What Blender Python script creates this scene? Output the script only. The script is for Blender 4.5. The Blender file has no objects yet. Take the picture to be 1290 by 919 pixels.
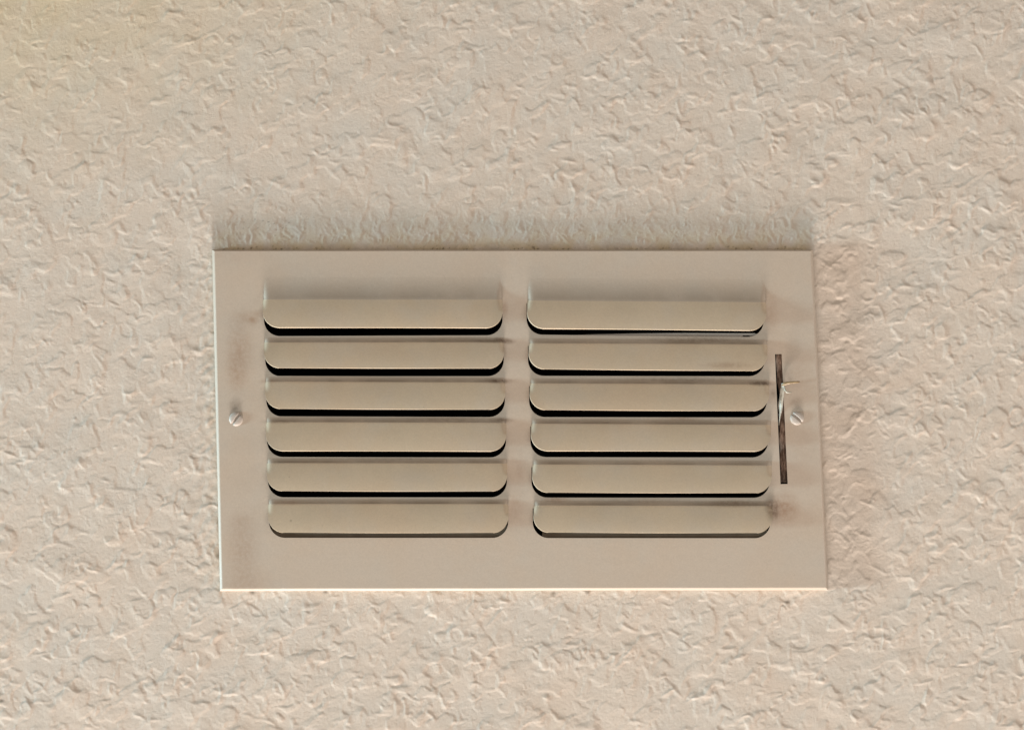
import bpy, bmesh, math
import numpy as np
from mathutils import Vector

# ------------------------------------------------------------------ layout
# Wall plane is y = 0, the room lies towards -y, z is up.  Metres.
S = 0.00039            # metres on the wall for one unit of the survey grid
DIST = 0.80            # camera distance from the wall
CX, CZ = -0.075, -0.120   # camera stands lower and left of the picture centre

def wall_pt(u, v):
    return ((u - 645.0) * S, (459.5 - v) * S)

def P(u, v, h=0.0):
    """survey position (u, v), h metres proud of the wall -> world point"""
    x, z = wall_pt(u, v)
    k = (DIST - h) / DIST
    return Vector((CX + (x - CX) * k, -h, CZ + (z - CZ) * k))

# ------------------------------------------------------------------ camera
scene = bpy.context.scene
W_VIEW = 1290 * S
cam_data = bpy.data.cameras.new('camera')
cam = bpy.data.objects.new('camera', cam_data)
scene.collection.objects.link(cam)
cam.location = (CX, -DIST, CZ)
cam.rotation_euler = (math.radians(90), 0, 0)
cam_data.sensor_width = 36
cam_data.lens = 36 * DIST / W_VIEW
cam_data.shift_x = -CX / W_VIEW
cam_data.shift_y = -CZ / W_VIEW
cam_data.clip_start = 0.01
cam_data.clip_end = 50
scene.camera = cam
scene.render.resolution_x = 1024
scene.render.resolution_y = 729

# ------------------------------------------------------------------ light
world = bpy.data.worlds.new('World')
scene.world = world
world.use_nodes = True
bg = world.node_tree.nodes['Background']
bg.inputs['Color'].default_value = (1.0, 0.90, 0.80, 1)
bg.inputs['Strength'].default_value = 0.40

def area(name, loc, target, size, power, col, size_y=None):
    d = bpy.data.lights.new(name, 'AREA')
    d.energy = power
    d.color = col
    d.size = size
    if size_y:
        d.shape = 'RECTANGLE'
        d.size_y = size_y
    o = bpy.data.objects.new(name, d)
    scene.collection.objects.link(o)
    o.location = loc
    o.rotation_euler = (Vector(target) - Vector(loc)).to_track_quat('-Z', 'Y').to_euler()
    return o

# room lamp light coming up the wall from below
area('key_lamp', (-0.12, -0.50, -2.50), (0, 0, 0), 0.50, 104.0, (1.0, 0.91, 0.86))
# cool window light raking in from the far left
area('window_light', (-3.4, -0.50, -0.55), (0, 0, 0), 0.36, 160.0, (0.60, 0.87, 1.0))
# warm lamp far off to the right
area('side_lamp', (2.8, -0.55, 0.0), (0, 0, 0), 0.4, 16.0, (1.0, 0.92, 0.87))
# added soft fill light, from behind the camera and to the right
area('fill_light', (1.0, -2.2, -0.9), (0, 0, 0), 1.6, 12.5, (1.0, 0.93, 0.88))

scene.view_settings.view_transform = 'Standard'
scene.view_settings.look = 'None'
scene.view_settings.exposure = 0
scene.view_settings.gamma = 1
scene.view_settings.use_curve_mapping = False

# ------------------------------------------------------------------ node helpers
def new_mat(name, rough=0.5, metallic=0.0, spec=0.5):
    m = bpy.data.materials.new(name)
    m.use_nodes = True
    nt = m.node_tree
    b = nt.nodes['Principled BSDF']
    b.inputs['Roughness'].default_value = rough
    b.inputs['Metallic'].default_value = metallic
    b.inputs['Specular IOR Level'].default_value = spec
    return m, nt, b

def noise(nt, vec, scale, detail=2, rough=0.5, dist=0.0):
    n = nt.nodes.new('ShaderNodeTexNoise')
    n.inputs['Scale'].default_value = scale
    n.inputs['Detail'].default_value = detail
    n.inputs['Roughness'].default_value = rough
    n.inputs['Distortion'].default_value = dist
    nt.links.new(vec, n.inputs['Vector'])
    return n.outputs['Fac']

def math_n(nt, op, a, b=None, clamp=False):
    n = nt.nodes.new('ShaderNodeMath')
    n.operation = op
    n.use_clamp = clamp
    for i, s in enumerate((a, b)):
        if s is None:
            continue
        if isinstance(s, (int, float)):
            n.inputs[i].default_value = s
        else:
            nt.links.new(s, n.inputs[i])
    return n.outputs[0]

def maprange(nt, val, a, b, c=0.0, d=1.0, smooth=True):
    n = nt.nodes.new('ShaderNodeMapRange')
    n.interpolation_type = 'SMOOTHSTEP' if smooth else 'LINEAR'
    n.inputs['From Min'].default_value = a
    n.inputs['From Max'].default_value = b
    n.inputs['To Min'].default_value = c
    n.inputs['To Max'].default_value = d
    nt.links.new(val, n.inputs['Value'])
    return n.outputs['Result']

def mix(nt, fac, a, b, mode='MIX'):
    n = nt.nodes.new('ShaderNodeMix')
    n.data_type = 'RGBA'
    n.blend_type = mode
    for key, s in ((0, fac), (6, a), (7, b)):
        if isinstance(s, (int, float)):
            n.inputs[key].default_value = s
        elif isinstance(s, tuple):
            n.inputs[key].default_value = (*s, 1)
        else:
            nt.links.new(s, n.inputs[key])
    return n.outputs[2]

def obj_coord(nt):
    return nt.nodes.new('ShaderNodeTexCoord').outputs['Object']

def bump(nt, b, height, strength, distance):
    n = nt.nodes.new('ShaderNodeBump')
    n.inputs['Strength'].default_value = strength
    n.inputs['Distance'].default_value = distance
    nt.links.new(height, n.inputs['Height'])
    nt.links.new(n.outputs['Normal'], b.inputs['Normal'])

def mottle(nt, co, base, warm, cool, amt=0.5):
    """slow blotches of warmer and cooler paint plus a fine grain"""
    c = mix(nt, maprange(nt, noise(nt, co, 28, 3, 0.6), 0.35, 0.7, 0, amt), base, warm)
    mp = nt.nodes.new('ShaderNodeMapping')
    mp.inputs['Location'].default_value = (3.1, 1.7, 5.2)
    nt.links.new(co, mp.inputs['Vector'])
    c = mix(nt, maprange(nt, noise(nt, mp.outputs[0], 45, 3, 0.6), 0.42, 0.72, 0, amt), c, cool)
    g = noise(nt, co, 1150, 3, 0.8)
    gray = maprange(nt, g, 0.25, 0.75, 0.93, 1.07, smooth=False)
    comb = nt.nodes.new('ShaderNodeCombineColor')
    for i in range(3):
        nt.links.new(gray, comb.inputs[i])
    return mix(nt, 1.0, c, comb.outputs[0], 'MULTIPLY')

def spot(nt, co, pos, rx, rz, strength, ragged=0.5):
    """mask of a ragged stain centred at pos (object space)"""
    mp = nt.nodes.new('ShaderNodeMapping')
    mp.vector_type = 'TEXTURE'
    mp.inputs['Location'].default_value = pos
    mp.inputs['Scale'].default_value = (rx, 1.0, rz)
    nt.links.new(co, mp.inputs['Vector'])
    sx = nt.nodes.new('ShaderNodeSeparateXYZ')
    nt.links.new(mp.outputs[0], sx.inputs[0])
    r2 = math_n(nt, 'ADD', math_n(nt, 'POWER', sx.outputs[0], 2.0), math_n(nt, 'POWER', sx.outputs[2], 2.0))
    r = math_n(nt, 'POWER', r2, 0.5)
    base = maprange(nt, r, 1.0, 0.0)
    n = maprange(nt, noise(nt, co, 420, 3, 0.7), 0.35, 0.65, 1 - ragged, 1.0)
    return math_n(nt, 'MULTIPLY', math_n(nt, 'MULTIPLY', base, n), strength)

# ------------------------------------------------------------------ mesh helpers
REG_ORIGIN = P(653, 529, 0)      # base of the register, at the wall

def link_mesh(name, me, mat, parent=None):
    o = bpy.data.objects.new(name, me)
    scene.collection.objects.link(o)
    me.materials.append(mat)
    if parent is not None:
        o.parent = parent
    return o

def from_bm(name, bm, mat, parent=None, origin=None, smooth=False):
    if origin is None:
        origin = REG_ORIGIN
    for v in bm.verts:
        v.co -= origin
    bmesh.ops.recalc_face_normals(bm, faces=bm.faces)
    me = bpy.data.meshes.new(name)
    bm.to_mesh(me)
    bm.free()
    if smooth:
        me.polygons.foreach_set('use_smooth', [True] * len(me.polygons))
    return link_mesh(name, me, mat, parent)

# ------------------------------------------------------------------ materials
# wall paint
wall_mat, nt, b = new_mat('wall_paint', 0.62, 0, 0.35)
co = obj_coord(nt)
c = mottle(nt, co, (0.598, 0.515, 0.428), (0.620, 0.510, 0.410), (0.578, 0.520, 0.446), 0.7)
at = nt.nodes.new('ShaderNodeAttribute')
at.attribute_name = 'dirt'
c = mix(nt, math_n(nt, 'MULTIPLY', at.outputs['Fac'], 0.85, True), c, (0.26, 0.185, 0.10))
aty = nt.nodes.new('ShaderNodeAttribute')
aty.attribute_name = 'glow_shade_tint'
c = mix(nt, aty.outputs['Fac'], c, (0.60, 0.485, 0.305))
at2 = nt.nodes.new('ShaderNodeAttribute')
at2.attribute_name = 'speck'
c = mix(nt, math_n(nt, 'MULTIPLY', at2.outputs['Fac'], 0.8, True), c, (0.10, 0.075, 0.05))
nt.links.new(c, b.inputs['Base Color'])
bump(nt, b, noise(nt, co, 700, 6, 0.8), 0.8, 0.0004)

def loc(u, v, h=0.0045):
    p = P(u, v, h) - REG_ORIGIN
    return (p.x, p.y, p.z)

def dirty_metal(name, base, warm, cool, stains, rough=0.42, strip=False):
    m, nt, b = new_mat(name, rough, 0, 0.4)
    co = obj_coord(nt)
    c = mottle(nt, co, base, warm, cool, 0.55)
    for (u, v, rx, rz, st, col) in stains:
        c = mix(nt, spot(nt, co, loc(u, v), rx * S, rz * S, st), c, col)
    if strip:
        da = nt.nodes.new('ShaderNodeAttribute')
        da.attribute_name = 'crease_tone'
        dn = maprange(nt, noise(nt, co, 40, 3, 0.6), 0.35, 0.65, 0.30, 1.1)
        c = mix(nt, math_n(nt, 'MULTIPLY', da.outputs['Fac'], dn, True), c, (0.22, 0.175, 0.125))
    # fine dust specks
    d = maprange(nt, noise(nt, co, 650, 2, 0.6), 0.72, 0.80, 0, 0.35)
    c = mix(nt, d, c, (0.20, 0.15, 0.10))
    nt.links.new(c, b.inputs['Base Color'])
    n1 = noise(nt, co, 260, 3, 0.5)
    bump(nt, b, n1, 0.12, 0.0004)
    return m

BR = (0.30, 0.185, 0.115)
DK = (0.12, 0.075, 0.045)
plate_stains = [
    (302, 440, 26, 62, 0.50, BR), (298, 470, 18, 40, 0.4, BR), (330, 395, 20, 8, 0.4, BR), (318, 404, 10, 8, 0.6, BR), (312, 400, 26, 12, 0.35, BR),
    (306, 690, 30, 66, 0.42, BR), (300, 655, 20, 12, 0.18, BR), (312, 735, 50, 30, 0.3, BR),
    (1003, 470, 30, 26, 0.30, BR), (988, 640, 26, 30, 0.75, BR), (977, 645, 8, 20, 0.4, DK),
    (297, 512, 14, 16, 0.5, DK), (1003, 508, 14, 14, 0.40, DK), (1010, 570, 40, 60, 0.15, BR),
    (647, 640, 16, 22, 0.3, BR), (640, 430, 12, 6, 0.5, DK), (972, 395, 14, 40, 0.3, BR),
    (974, 495, 6, 9, 0.45, DK), (636, 388, 6, 14, 0.5, BR), (655, 595, 10, 20, 0.2, BR),
    (290, 320, 60, 20, 0.15, BR), (650, 600, 22, 90, 0.15, BR),
]
louver_stains = [
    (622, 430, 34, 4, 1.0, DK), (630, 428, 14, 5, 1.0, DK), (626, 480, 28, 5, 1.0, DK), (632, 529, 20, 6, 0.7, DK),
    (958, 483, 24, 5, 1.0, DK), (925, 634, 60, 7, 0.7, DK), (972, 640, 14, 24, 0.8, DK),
    (700, 629, 26, 6, 0.7, BR), (860, 527, 34, 6, 0.6, BR), (360, 633, 34, 5, 0.6, BR),
    (915, 462, 46, 7, 0.5, BR), (367, 656, 2.5, 2.5, 0.4, DK), (352, 531, 30, 4, 0.5, DK),
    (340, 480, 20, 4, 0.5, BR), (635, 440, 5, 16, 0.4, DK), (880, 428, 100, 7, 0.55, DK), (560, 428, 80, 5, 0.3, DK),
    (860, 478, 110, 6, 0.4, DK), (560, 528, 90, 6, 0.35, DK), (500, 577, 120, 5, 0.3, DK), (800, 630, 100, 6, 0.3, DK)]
plate_mat = dirty_metal('beige_enamel', (0.478, 0.400, 0.318), (0.482, 0.384, 0.290), (0.464, 0.405, 0.332), plate_stains + louver_stains, strip=True)
louver_mat = dirty_metal('aged_beige_enamel', (0.605, 0.492, 0.352), (0.630, 0.478, 0.330), (0.580, 0.495, 0.390), louver_stains, 0.45, strip=True)

screw_mat, nt, b = new_mat('screw_paint', 0.45, 0.0, 0.45)
co = obj_coord(nt)
nt.links.new(mottle(nt, co, (0.47, 0.41, 0.35), (0.36, 0.29, 0.23), (0.52, 0.47, 0.42), 0.8), b.inputs['Base Color'])
bump(nt, b, noise(nt, co, 1200, 3), 0.3, 0.0002)

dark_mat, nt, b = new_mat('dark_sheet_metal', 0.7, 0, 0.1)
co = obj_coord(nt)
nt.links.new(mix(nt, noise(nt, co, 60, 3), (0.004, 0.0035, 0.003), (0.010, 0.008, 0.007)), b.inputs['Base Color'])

track_mat, nt, b = new_mat('rusty_track', 0.7, 0, 0.3)
co = obj_coord(nt)
mp = nt.nodes.new('ShaderNodeMapping')
mp.inputs['Scale'].default_value = (1.6, 1, 0.35)
nt.links.new(co, mp.inputs['Vector'])
f = noise(nt, mp.outputs[0], 620, 4, 0.7, 0.6)
c = mix(nt, maprange(nt, f, 0.35, 0.65), (0.075, 0.040, 0.024), (0.26, 0.175, 0.125))
nt.links.new(c, b.inputs['Base Color'])
bump(nt, b, f, 0.6, 0.0006)

flange_mat, nt, b = new_mat('dusty_flange', 0.7, 0, 0.3)
co = obj_coord(nt)
nt.links.new(mix(nt, noise(nt, co, 180, 4), (0.11, 0.08, 0.05), (0.18, 0.145, 0.105)), b.inputs['Base Color'])

damper_mat, nt, b = new_mat('grey_damper_metal', 0.5, 0, 0.4)
co = obj_coord(nt)
nt.links.new(mix(nt, noise(nt, co, 300, 4), (0.36, 0.33, 0.29), (0.50, 0.46, 0.40)), b.inputs['Base Color'])

lever_mat, nt, b = new_mat('worn_lever_metal', 0.4, 0.1, 0.5)
co = obj_coord(nt)
nt.links.new(mix(nt, maprange(nt, noise(nt, co, 500, 3), 0.4, 0.65), (0.60, 0.58, 0.50), (0.40, 0.38, 0.31)), b.inputs['Base Color'])
arm_mat, nt, b = new_mat('yellowed_lever_metal', 0.4, 0, 0.5)
co = obj_coord(nt)
nt.links.new(mix(nt, maprange(nt, noise(nt, co, 600, 3), 0.4, 0.65), (0.30, 0.20, 0.10), (0.19, 0.115, 0.05)), b.inputs['Base Color'])

# ------------------------------------------------------------------ wall relief (height field)
rng = np.random.default_rng(20)
LAT = 0.0005
LX, LZ = 1.02, 0.78
NX, NZ = int(LX / LAT), int(LZ / LAT)
fx = np.fft.rfftfreq(NX, LAT)[None, :]
fz = np.fft.fftfreq(NZ, LAT)[:, None]

def band(wl, width=0.45, stretch=1.0, angle=0.0, seed=None):
    """random field whose features are about wl metres across"""
    w = np.fft.rfft2(rng.standard_normal((NZ, NX)))
    ca, sa = math.cos(angle), math.sin(angle)
    u = fx * ca + fz * sa
    v = -fx * sa + fz * ca
    k = np.sqrt((u * stretch) ** 2 + (v / stretch) ** 2) + 1e-9
    w *= np.exp(-0.5 * (np.log(k * wl) / width) ** 2) / np.sqrt(k)
    f = np.fft.irfft2(w, s=(NZ, NX))
    f -= f.mean()
    return f / f.std()

def sstep(a, lo, hi):
    t = np.clip((a - lo) / (hi - lo), 0, 1)
    return t * t * (3 - 2 * t)

def warp(f, dx, dz):
    jj, ii = np.meshgrid(np.arange(NX), np.arange(NZ))
    x = (jj + dx / LAT) % NX
    z = (ii + dz / LAT) % NZ
    x0 = x.astype(int); z0 = z.astype(int)
    tx = x - x0; tz = z - z0
    x0 %= NX; z0 %= NZ
    x1 = (x0 + 1) % NX; z1 = (z0 + 1) % NZ
    return (f[z0, x0] * (1 - tx) * (1 - tz) + f[z0, x1] * tx * (1 - tz)
            + f[z1, x0] * (1 - tx) * tz + f[z1, x1] * tx * tz)

wx, wz = band(0.012) * 0.0015, band(0.012) * 0.0015
# sheets of plaster laid over each other, each ends in a ragged edge that comes and goes
H = np.zeros((NZ, NX))
for wl, st, ang, t, wdt, amp in ((0.034, 1.25, 0.7, 0.3, 0.07, 0.36), (0.024, 1.3, 0.5, 0.5, 0.08, 0.30),
                                 (0.016, 1.3, 0.9, 0.8, 0.10, 0.22), (0.012, 1.2, 0.3, 1.0, 0.13, 0.16)):
    n = warp(band(wl, 0.55, st, ang), wx, wz)
    brk = sstep(band(0.020), -0.7, 0.7)
    w = wdt * (1 + 4.0 * (1 - brk))
    H += amp * sstep(n, t - w, t + w) * (0.35 + 0.65 * brk)
# curled threads and flicks of plaster left by the trowel
clump = band(0.030)
TH = np.zeros((NZ, NX))

def stamp(count, len_lo, len_hi, w_lo, w_hi, h_lo, h_hi, curl):
    made = 0
    while made < count:
        x = rng.uniform(0.004, LX - 0.004); z = rng.uniform(0.004, LZ - 0.004)
        if rng.random() > 0.22 + 0.9 * float(sstep(np.array(clump[int(z / LAT), int(x / LAT)]), -0.8, 1.0)):
            continue
        made += 1
        L_ = rng.uniform(len_lo, len_hi)
        wd = rng.uniform(w_lo, w_hi)
        hg = rng.uniform(h_lo, h_hi)
        ang = rng.normal(-0.65, 0.55) if rng.random() < 0.6 else rng.uniform(0, math.pi)
        k = rng.normal(0, curl)
        dk = rng.normal(0, curl * 0.5)
        lean = rng.uniform(-0.9, 0.9)
        ns = max(3, int(L_ / 0.0005))
        st = L_ / ns
        rad = int(3.0 * wd / LAT) + 2
        for i in range(ns + 1):
            t = i / ns
            hh_ = hg * (math.sin(math.pi * min(max(t, 0.03), 0.97)) ** 0.6)
            ix = int(x / LAT); iz = int(z / LAT)
            if ix - rad < 0 or iz - rad < 0 or ix + rad >= NX or iz + rad >= NZ:
                break
            xs = (np.arange(ix - rad, ix + rad + 1) * LAT - x)[None, :]
            zs = (np.arange(iz - rad, iz + rad + 1) * LAT - z)[:, None]
            sd_ = -xs * math.sin(ang) + zs * math.cos(ang)
            al = xs * math.cos(ang) + zs * math.sin(ang)
            wq = wd * (1 + lean * np.tanh(sd_ / wd))
            p_ = hh_ * np.exp(-(sd_ / wq) ** 2 - (al / (wd * 0.9)) ** 2)
            win = TH[iz - rad:iz + rad + 1, ix - rad:ix + rad + 1]
            np.maximum(win, p_, out=win)
            ang += (k + dk * (t - 0.5) * 2) * st + rng.normal(0, 0.07)
            x += math.cos(ang) * st; z += math.sin(ang) * st

stamp(2700, 0.0035, 0.010, 0.00042, 0.00072, 0.22, 0.62, 160)
stamp(450, 0.007, 0.014, 0.00042, 0.0007, 0.20, 0.45, 80)
stamp(6500, 0.0015, 0.0042, 0.0004, 0.0006, 0.14, 0.44, 260)
H += TH
# crumbs, pinches and a soft roll underneath
H += 0.035 * band(0.0055, 0.4) * sstep(clump, -0.8, 1.0)
H += 0.018 * band(0.0024, 0.35) + 0.020 * band(0.0014, 0.3) * (0.35 + sstep(clump, -1.0, 1.0))
H += 0.14 * band(0.050, 0.4)

X = (np.arange(NX) - NX / 2) * LAT
Z = (np.arange(NZ) - NZ / 2) * LAT
U = X / S + 645.0
V = 459.5 - Z / S
UU, VV = np.meshgrid(U, V)
# softer relief towards the upper left
soft = 0.70 + 0.32 * sstep(UU * 0.6 + VV * 0.8, 100, 1000)
H *= soft
# brushed, filled strip above and beside the register
near_top = np.exp(-(np.clip(306 - VV, 0, None) / (30.0 + 12.0 * band(0.012))) ** 2) * sstep(UU, 225, 290) * (1 - sstep(UU, 1005, 1060)) * (1 - sstep(VV, 350, 420))
strokes = warp(band(0.0075, 0.4, 2.0, math.pi / 2), wx, wz)
strokes = 0.55 * np.exp(-((strokes - 0.4) / 0.22) ** 2) + 0.05 * strokes
H = H * (1 - 0.70 * near_top) + near_top * (strokes + 0.25)
near_left = np.exp(-((UU - 262) / 22.0) ** 2) * sstep(VV, 290, 340) * (1 - sstep(VV, 735, 760))
H = H + 0.10 * near_left * band(0.006, 0.4, 1.3, 0.9)
H *= 0.001 * 0.70
# paint brushed up to the plate: the wall dips a touch at its rim
def height_at(x, z):
    gx = np.clip((x + LX / 2) / LAT, 0, NX - 2)
    gz = np.clip((z + LZ / 2) / LAT, 0, NZ - 2)
    x0 = gx.astype(int); z0 = gz.astype(int)
    tx = gx - x0; tz = gz - z0
    return (H[z0, x0] * (1 - tx) * (1 - tz) + H[z0, x0 + 1] * tx * (1 - tz)
            + H[z0 + 1, x0] * (1 - tx) * tz + H[z0 + 1, x0 + 1] * tx * tz)

def lines(inner, mid, outer, a, b_, c):
    i = np.arange(-inner, inner + a / 2, a)
    m = np.arange(i[-1] + b_, mid, b_)
    o = np.arange(m[-1] + c, outer, c)
    return np.concatenate([-o[::-1], -m[::-1], i, m, o])

gx = lines(0.262, 0.46, 1.3, 0.00049, 0.0022, 0.06)
gz = lines(0.190, 0.36, 1.0, 0.00049, 0.0022, 0.06)
GX, GZ = np.meshgrid(gx, gz)
hh = height_at(GX, GZ)
fade = (1 - sstep(np.abs(GX), 0.44, 0.50)) * (1 - sstep(np.abs(GZ), 0.34, 0.38))
hh = hh * fade
gu = GX / S + 645.0
gv = 459.5 - GZ / S
# dirt: grime along the top rim of the plate and dark pits in the plaster near it
def fld(f):
    ix = np.clip(((GX + LX / 2) / LAT).astype(int), 0, NX - 1)
    iz = np.clip(((GZ + LZ / 2) / LAT).astype(int), 0, NZ - 1)
    return f[iz, ix]
n_a, n_b, n_c = fld(band(0.012)), fld(band(0.0022)), fld(band(0.03))
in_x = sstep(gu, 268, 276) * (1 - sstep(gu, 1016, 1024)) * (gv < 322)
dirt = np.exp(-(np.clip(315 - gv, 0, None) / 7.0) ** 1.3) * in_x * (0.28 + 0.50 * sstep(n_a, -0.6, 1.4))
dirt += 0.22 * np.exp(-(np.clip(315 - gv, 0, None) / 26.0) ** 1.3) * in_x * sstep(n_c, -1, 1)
in_l = sstep(gv, 330, 420) * (1 - sstep(gv, 735, 750))
dirt += 0.14 * np.exp(-((gu - 262) / 12.0) ** 2) * in_l * sstep(n_a, -0.8, 1.0)
dirt += 0.06 * sstep(n_c, 0.6, 2.2)
speck = np.exp(-(np.clip(314 - gv, 0, None) / 4.0) ** 2) * in_x * sstep(n_b + 0.5 * n_a, 1.5, 2.4)
zone = np.exp(-((gu - 345) / 42.0) ** 2 - ((gv - 278) / 26.0) ** 2)
speck += 0.75 * zone * sstep(n_b, 1.5, 2.3)
speck += 0.55 * sstep(n_b, 3.5, 4.1)
speck += sum(0.9 * np.exp(-((gu - a) / 3.2) ** 2 - ((gv - c_) / 2.2) ** 2)
             for a, c_ in ((740, 746), (992, 758), (697, 747), (410, 745), (318, 746), (2, 882)))

nx, nz = len(gx), len(gz)
verts = np.stack([GX, -hh, GZ], -1).reshape(-1, 3).astype(np.float32)
idx = np.arange(nx * nz).reshape(nz, nx)
quads = np.stack([idx[:-1, :-1], idx[:-1, 1:], idx[1:, 1:], idx[1:, :-1]], -1).reshape(-1, 4)
cu = (gx[:-1] + gx[1:]) / 2 / S + 645.0
cv = 459.5 - (gz[:-1] + gz[1:]) / 2 / S
CU, CV = np.meshgrid(cu, cv)
hole = ((CU > 300) & (CU < 1012) & (CV > 345) & (CV < 712)).ravel()     # duct opening
quads = quads[~hole]
me = bpy.data.meshes.new('wall')
me.vertices.add(len(verts))
me.vertices.foreach_set('co', verts.ravel())
me.loops.add(quads.size)
me.loops.foreach_set('vertex_index', quads.astype(np.int32).ravel())
me.polygons.add(len(quads))
me.polygons.foreach_set('loop_start', np.arange(0, quads.size, 4, dtype=np.int32))
me.polygons.foreach_set('use_smooth', np.ones(len(quads), dtype=bool))
me.update(calc_edges=True)
yellow = 0.55 * np.exp(-((gu + 20) / 300.0) ** 2 - ((gv + 20) / 150.0) ** 2) + 0.20 * sstep(-(gu * 0.5 + gv), -420, 60)  # yellow glow painted into the upper left of the wall colour
yellow = yellow * (0.75 + 0.25 * sstep(n_c, -1.5, 1.5)) + 0.50 * np.exp(-(np.clip(316 - gv, 0, None) / 24.0) ** 1.6) * in_x * sstep(n_a, -1.6, 1.2)  # plus the plate's shade tinted yellow in the paint above its top rim
for nm, arr in (('dirt', dirt), ('glow_shade_tint', yellow), ('speck', speck)):
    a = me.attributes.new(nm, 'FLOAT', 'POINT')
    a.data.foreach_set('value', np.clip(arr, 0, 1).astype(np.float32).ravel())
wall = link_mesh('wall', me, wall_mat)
wall['kind'] = 'structure'
wall['label'] = 'cream painted wall with hand trowelled plaster relief around the vent'

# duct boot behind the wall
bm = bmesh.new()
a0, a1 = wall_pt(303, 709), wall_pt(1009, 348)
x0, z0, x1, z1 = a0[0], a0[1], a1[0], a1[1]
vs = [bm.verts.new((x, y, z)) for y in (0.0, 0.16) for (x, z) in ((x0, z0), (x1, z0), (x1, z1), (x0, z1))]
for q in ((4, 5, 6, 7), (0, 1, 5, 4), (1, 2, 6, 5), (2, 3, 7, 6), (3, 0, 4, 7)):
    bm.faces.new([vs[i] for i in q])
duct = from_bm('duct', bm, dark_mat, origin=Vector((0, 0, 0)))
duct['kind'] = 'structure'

# ------------------------------------------------------------------ register
reg = bpy.data.objects.new('air_register', None)
scene.collection.objects.link(reg)
reg.location = REG_ORIGIN
reg['label'] = 'beige metal wall register with two columns of louvers screwed to textured cream wall'
reg['category'] = 'air vent'

HP = 0.0046                       # front of the plate above the wall
# rows: crease (left end, right end), blade bottom (l, r), cut edge (l, r), blade x range, cut x range
ROWS = [
 # left column
 dict(c=(377.2, 377.4), b=(413.4, 413.8), k=(423.2, 422.2), x=(331.0, 633.2), o=(332.6, 633.0)),
 dict(c=(431.2, 431.0), b=(464.4, 465.0), k=(473.8, 473.6), x=(332.3, 635.2), o=(334.2, 634.6)),
 dict(c=(480.6, 481.6), b=(515.8, 516.8), k=(524.4, 525.0), x=(333.8, 636.6), o=(335.6, 636.0)),
 dict(c=(531.4, 532.4), b=(568.6, 569.2), k=(575.2, 575.8), x=(335.0, 637.9), o=(336.4, 637.4)),
 dict(c=(583.0, 583.4), b=(619.4, 619.8), k=(625.9, 626.0), x=(336.0, 639.0), o=(337.6, 638.6)),
 dict(c=(634.4, 634.6), b=(671.8, 672.0), k=(676.9, 677.0), x=(337.6, 640.6), o=(339.0, 640.2)),
 # right column
 dict(c=(378.4, 380.6), b=(414.6, 417.2), k=(421.4, 424.2), x=(664.2, 965.4), o=(663.4, 962.0)),
 dict(c=(432.2, 433.8), b=(465.8, 468.2), k=(473.2, 473.6), x=(666.0, 966.8), o=(665.2, 963.4)),
 dict(c=(482.6, 484.2), b=(517.2, 518.6), k=(525.0, 525.4), x=(667.4, 969.0), o=(666.6, 966.0)),
 dict(c=(533.4, 535.0), b=(568.6, 569.2), k=(575.4, 575.8), x=(669.0, 971.2), o=(668.2, 967.6)),
 dict(c=(584.6, 586.0), b=(621.3, 621.9), k=(626.3, 626.6), x=(670.6, 972.2), o=(669.6, 969.4)),
 dict(c=(636.2, 637.0), b=(671.6, 672.2), k=(677.2, 677.4), x=(672.2, 973.4), o=(671.2, 970.6)),
]

def lerp(a, b, t):
    return a + (b - a) * t

def opening_loop(r):
    """outline of the punched opening: straight top, two rounded lower corners"""
    xl, xr = r['o']
    t0, t1 = r['c'][0] + 3.5, r['c'][1] + 3.5
    k0, k1 = r['k']
    R = 20.0
    xls = xl - 0.4
    pts = [(xl, t0), (xr, t1)]
    for i in range(13):
        a = i / 12 * math.pi / 2
        pts.append((xr - R + R * math.cos(a), k1 - R + R * math.sin(a)))
    for i in range(13):
        a = math.pi / 2 + i / 12 * math.pi / 2
        pts.append((xl + R + R * math.cos(a), k0 - R + R * math.sin(a)))
    return pts

def offset_quad(q, d):
    """inset a quad by d (survey units)"""
    cx_ = sum(p[0] for p in q) / 4
    cy_ = sum(p[1] for p in q) / 4
    return [(p[0] + (d if p[0] < cx_ else -d * 0.8), p[1] + (d * 0.5 if p[1] < cy_ else -d)) for p in q]

OUT = [(267.2, 314.6), (1023.6, 314.6), (1042.8, 742.8), (277.0, 744.2)]

def dense(q, n=14):
    out = []
    for i in range(4):
        a, b_ = q[i], q[(i + 1) % 4]
        for j in range(n):
            out.append((lerp(a[0], b_[0], j / n), lerp(a[1], b_[1], j / n)))
    return out

SLOT = [(976.3, 446.0), (984.7, 445.8), (992.3, 609.2), (983.3, 609.4)]

bm = bmesh.new()
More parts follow.
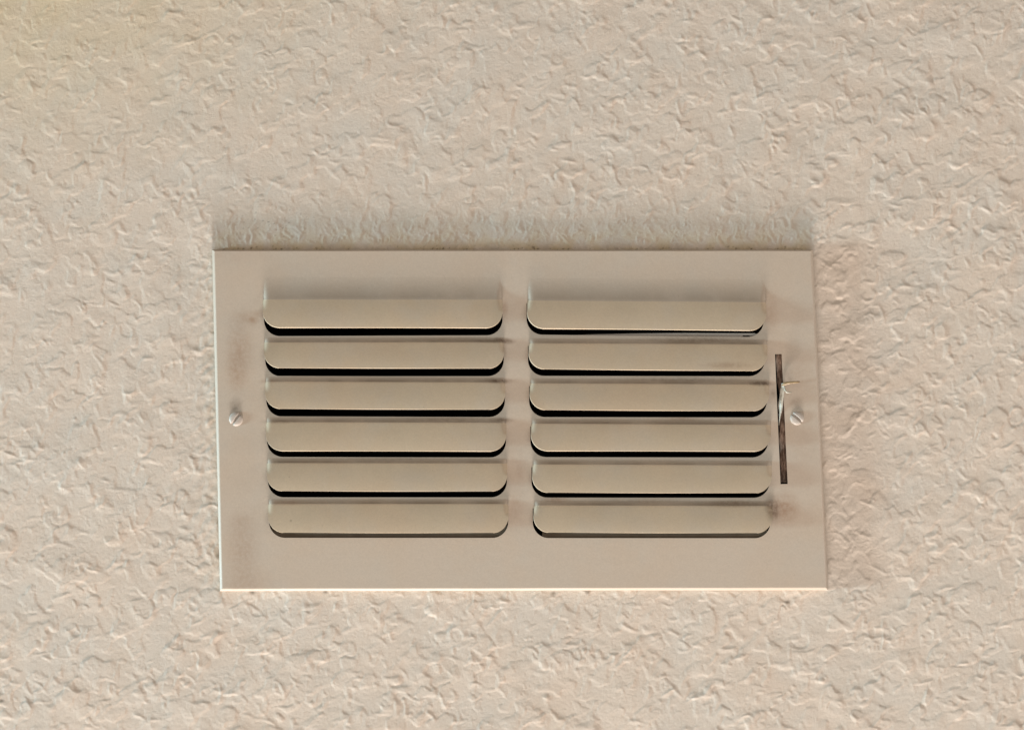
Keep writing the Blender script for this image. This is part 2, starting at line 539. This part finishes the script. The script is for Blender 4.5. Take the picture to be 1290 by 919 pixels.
# slightly uneven rim: the thin sheet is not perfectly straight
def wob(i, n=56):
    return 0.35 * math.sin(i * 0.9) + 0.25 * math.sin(i * 2.3 + 1)
rings = []
for d, h in ((-0.0, -0.0012), (0.0, HP - 0.0013), (0.5, HP - 0.00095), (2.4, HP - 0.0002), (3.4, HP)):
    ring = []
    for i, (u, v) in enumerate(dense(offset_quad(OUT, d))):
        ring.append(bm.verts.new(P(u, v + wob(i) * 0.3, h)))
    rings.append(ring)
n = len(rings[0])
for a, b_ in zip(rings[:-1], rings[1:]):
    for i in range(n):
        bm.faces.new((a[i], a[(i + 1) % n], b_[(i + 1) % n], b_[i]))
edges = [bm.edges.get((rings[-1][i], rings[-1][(i + 1) % n])) for i in range(n)]
holes = [opening_loop(r) for r in ROWS] + [SLOT]
for hp in holes:
    vs = [bm.verts.new(P(u, v, HP)) for u, v in hp]
    back = [bm.verts.new(P(u, v, HP - 0.0008)) for u, v in hp]
    m_ = len(vs)
    for i in range(m_):
        edges.append(bm.edges.new((vs[i], vs[(i + 1) % m_])))
        bm.faces.new((vs[i], vs[(i + 1) % m_], back[(i + 1) % m_], back[i]))
bmesh.ops.triangle_fill(bm, use_beauty=True, use_dissolve=False, edges=edges)
plate = from_bm('faceplate', bm, plate_mat, reg)
plate['label'] = 'flat beige faceplate with brown scuffs'

# ---- louvers
def make_louver(r, lift=0.0044, bulge=7.0, droop=0.0):
    xl, xr = r['x']
    NU = 60
    ts = np.linspace(0, 1, NU + 1)
    ts = 0.5 - 0.5 * np.cos(ts * math.pi) * (0.55 + 0.45 * np.abs(np.cos(ts * math.pi)))  # denser at ends
    ts = (ts - ts[0]) / (ts[-1] - ts[0])
    NV = 26
    R = 20.5
    bm = bmesh.new()
    rows = []
    # bulge rows: the sheet of the plate swelling out to the crease
    NB = 12
    for j in range(NB):
        t = j / (NB - 1)
        row = []
        for s in ts:
            c_ = lerp(r['c'][0], r['c'][1], s)
            e = min(s, 1 - s) * (xr - xl)
            taper = float(sstep(np.array(e), 0.0, 4.0))
            h = HP - (0.00003 if bulge > 12 else 0.00006) + 0.00178 * (t ** 2.7 if bulge > 12 else t ** 1.5) * taper
            u = lerp(xl + 0.8, xr - 0.8, s)
            row.append(bm.verts.new(P(u, c_ - bulge * (1 - t), h)))
        rows.append(row)
    for j in range(1, NV + 1):
        t = j / NV
        t = 1 - (1 - t) ** 1.9
        row = []
        for s in ts:
            c_ = lerp(r['c'][0], r['c'][1], s)
            b_ = lerp(r['b'][0], r['b'][1], s) - 1.3
            v = lerp(c_, b_, t)
            below = R - (b_ - v)
            ins = R - math.sqrt(max(R * R - below * below, 0.0)) if below > 0 else 0.0
            u = lerp(xl + ins, xr - ins, s)
            e = min(s, 1 - s) * (xr - xl)
            taper = float(sstep(np.array(e), 0.0, 4.0))
            hc = 0.00173 * lerp(taper, 1.0, min(1.0, t * 2.5))
            sag = droop * math.sin(math.pi * s)
            h = HP + hc + (lift + sag) * (1.4 * t - 0.4 * t * t)
            row.append(bm.verts.new(P(u, v, h)))
        rows.append(row)
    for ri, (a, b_) in enumerate(zip(rows[:-1], rows[1:])):
        for i in range(NU):
            f = bm.faces.new((a[i], b_[i], b_[i + 1], a[i + 1]))
            if ri < NB - 1:
                f.material_index = 1
    o = from_bm('louver', bm, louver_mat, reg, smooth=True)
    o.data.materials.append(plate_mat)
    at_ = o.data.attributes.new('crease_tone', 'FLOAT', 'POINT')       # strip colour darkens towards the crease
    dv = np.zeros(len(o.data.vertices), np.float32)
    for rj in range(NB):
        dv[rj * (NU + 1):(rj + 1) * (NU + 1)] = (rj / (NB - 1)) ** (2.2 if bulge > 12 else 1.2) * (0.42 if bulge > 12 else 0.8) * sstep(np.minimum(ts, 1 - ts), 0.0, 0.05)
    dv[(NB - 1) * (NU + 1):NB * (NU + 1)] *= 0.8
    for rj in range(NB, len(rows)):          # blade colour slightly darker towards the crease and at both ends
        q = (rj - NB + 1) / (len(rows) - NB)
        dv[rj * (NU + 1):(rj + 1) * (NU + 1)] = 0.15 * (1 - min(1, q * 1.2)) ** 1.3 + 0.10 * sstep(np.abs(ts - 0.5), 0.44, 0.5)
    dv[(NB - 1) * (NU + 1):NB * (NU + 1)] = 0.12
    at_.data.foreach_set('value', dv)
    # normals must face the room
    me = o.data
    if sum(p.normal.y for p in me.polygons) > 0:
        me.flip_normals()
    sd = o.modifiers.new('sheet', 'SOLIDIFY')
    sd.thickness = 0.0009
    sd.offset = -1
    sd.use_rim = True
    bv = o.modifiers.new('edge', 'BEVEL')
    bv.width = 0.00038
    bv.segments = 3
    bv.limit_method = 'ANGLE'
    bv.angle_limit = math.radians(50)
    return o

for i, r in enumerate(ROWS):
    first = i in (0, 6)
    o = make_louver(r, lift=(0.0033, 0.0032, 0.0031, 0.0030, 0.0029, 0.0028)[i % 6],
                    bulge=36.0 if first else 7.4, droop=(0.0003 if i % 3 else -0.0002))
    if i == 6:
        o['label'] = 'top louver of the right column, slightly bent'

# ---- strips seen through the gaps
def slab(name, pts, h, mat, thick=0.0008, parent=reg, label=None):
    """pts: (u, v) or (u, v, h)"""
    bm = bmesh.new()
    f = [bm.verts.new(P(p[0], p[1], p[2] if len(p) > 2 else h)) for p in pts]
    k = [bm.verts.new(P(p[0], p[1], (p[2] if len(p) > 2 else h) - thick)) for p in pts]
    bm.faces.new(f)
    bm.faces.new(k[::-1])
    m_ = len(f)
    for i in range(m_):
        bm.faces.new((f[i], k[i], k[(i + 1) % m_], f[(i + 1) % m_]))
    o = from_bm(name, bm, mat, parent)
    if label:
        o['label'] = label
    return o

slab('inner_flange', [(346, 662), (641, 662), (641, 700), (330, 700), (338, 668)], HP - 0.0016, flange_mat)
slab('inner_flange', [(684, 664), (965, 664), (975, 700), (680, 700)], HP - 0.0016, flange_mat)
slab('damper_blade', [(668, 426.5), (700, 423.0), (745, 421.0), (800, 419.9), (860, 419.2), (950, 419.6),
                      (955, 420.8), (950, 423.2), (945, 423.0), (943, 422.4), (936, 422.4), (934, 424.6), (930, 436), (670, 436)],
     HP - 0.0010, damper_mat, label='grey edge of the damper showing through the top right gap')

# ---- lever slot: track behind it and the broken lever
bm = bmesh.new()
nn = 26
L, Rr = [], []
for i in range(nn + 1):
    t = i / nn
    v = lerp(438, 607.5, t)
    ul = lerp(976.8, 983.8, t) + 0.5 * math.sin(i * 1.7) + (3.4 * math.exp(-((v - 510) / 26) ** 2) if v > 470 else 0)
    ur = lerp(985.5, 995, t)
    h = HP - 0.0022 + 0.0004 * math.sin(i * 0.9)
    L.append((bm.verts.new(P(ul, v, h)), bm.verts.new(P(lerp(ul, ur, 0.5), v, h + 0.0005)), bm.verts.new(P(ur + 3, v, h + 0.0002))))
for a, b_ in zip(L[:-1], L[1:]):
    for j in range(2):
        bm.faces.new((a[j], a[j + 1], b_[j + 1], b_[j]))
track = from_bm('lever_track', bm, track_mat, reg, smooth=True)
track['label'] = 'brown rusty track behind the lever slot'

lever = bpy.data.objects.new('damper_lever', None)
scene.collection.objects.link(lever)
lever.parent = reg
lever['label'] = 'thin bent damper lever poking out of the slot'
tip = [  # left, right, height of the two edges
 (984.6, 482.4, 988.9, 483.2, 0.0050, 0.0056), (983.2, 491.0, 988.1, 491.0, 0.0046, 0.0056),
 (981.8, 501.0, 987.1, 501.0, 0.0040, 0.0052), (980.4, 510.5, 986.0, 510.5, 0.0034, 0.0047),
 (981.3, 517.5, 985.0, 517.5, 0.0036, 0.0043), (981.3, 526.0, 983.0, 526.0, 0.0036, 0.0040),
 (980.6, 535.5, 981.3, 535.5, 0.0036, 0.0037)]
bm = bmesh.new()
rows = []
for (a, va, c_, vc, ha, hc) in tip:
    ha += 0.0004; hc += 0.0006
    rows.append([bm.verts.new(P(a, va, ha)), bm.verts.new(P(lerp(a, c_, 0.55), lerp(va, vc, 0.5), (ha + hc) / 2 + 0.0005)), bm.verts.new(P(c_, vc, hc))])
for a, b_ in zip(rows[:-1], rows[1:]):
    for j in range(2):
        bm.faces.new((a[j], a[j + 1], b_[j + 1], b_[j]))
bl = from_bm('lever_blade', bm, lever_mat, lever)
sd = bl.modifiers.new('sheet', 'SOLIDIFY'); sd.thickness = 0.0003

def tube(name, pts, mat, parent):
    """pts: (u, v, h, radius in survey units)"""
    bm = bmesh.new()
    rings = []
    P3 = [P(p[0], p[1], p[2]) for p in pts]
    for i, p in enumerate(pts):
        d = (P3[min(i + 1, len(pts) - 1)] - P3[max(i - 1, 0)]).normalized()
        s1 = d.cross(Vector((0, 1, 0))).normalized()
        s2 = d.cross(s1).normalized()
        rings.append([bm.verts.new(P3[i] + (s1 * math.cos(a) * 1.0 + s2 * math.sin(a) * 0.7) * p[3] * 1.25 * S)
                      for a in [k / 10 * 2 * math.pi for k in range(10)]])
    for a, b_ in zip(rings[:-1], rings[1:]):
        for i in range(10):
            bm.faces.new((a[i], a[(i + 1) % 10], b_[(i + 1) % 10], b_[i]))
    bm.faces.new(rings[0]); bm.faces.new(rings[-1])
    return from_bm(name, bm, mat, parent, smooth=True)

tube('lever_handle', [(986.0, 485.5, 0.0056, 1.2), (988.0, 483.6, 0.0064, 1.7), (991.5, 482.4, 0.0072, 1.5), (996, 481.8, 0.0078, 1.3),
                      (1001, 481.3, 0.0082, 1.15), (1005, 480.9, 0.0085, 1.0), (1007.6, 480.6, 0.0086, 0.55)], arm_mat, lever)
tube('lever_curl', [(988.4, 486.4, 0.0064, 0.5), (988.5, 489.2, 0.0066, 0.8), (989.4, 491.8, 0.0068, 0.9), (991.2, 493.8, 0.0068, 0.9),
                    (994.0, 494.2, 0.0066, 0.7), (997.6, 493.6, 0.0060, 0.4)], lever_mat, lever)

# ---- screws
def screw(u, v, rad, ang, label):
    bm = bmesh.new()
    c0 = P(u, v, HP)
    R = rad * S
    NR, NA = 26, 72
    rings = []
    ca, sa = math.cos(ang), math.sin(ang)
    for i in range(NR + 1):
        q = i / NR
        rr = R * q
        ring = []
        for j in range(NA):
            a = j / NA * 2 * math.pi
            x, z = rr * math.cos(a), rr * math.sin(a)
            dome = 0.0010 * (1 - q ** 4.5) ** 0.6 if q < 1 else 0.0
            w = abs(-x * sa + z * ca) / R
            slot = 0.0008 * (1 - min(1, max(0, (w - 0.13) / 0.07)))
            y = max(dome - slot * (1 if q < 0.93 else 0.6), -0.0002)
            ring.append(bm.verts.new(c0 + Vector((x, -y, z))))
            if i == 0:
                break
        rings.append(ring)
    for j in range(NA):
        bm.faces.new((rings[0][0], rings[1][j], rings[1][(j + 1) % NA]))
    for a, b_ in zip(rings[1:-1], rings[2:]):
        for j in range(NA):
            bm.faces.new((a[j], b_[j], b_[(j + 1) % NA], a[(j + 1) % NA]))
    o = from_bm('screw', bm, screw_mat, reg, smooth=True)
    o['label'] = label
    return o

screw(297.4, 527.6, 8.8, math.radians(53), 'slotted screw at the left edge, slot leaning right')
screw(1004.0, 526.6, 8.6, math.radians(-42), 'slotted screw right of the lever slot')
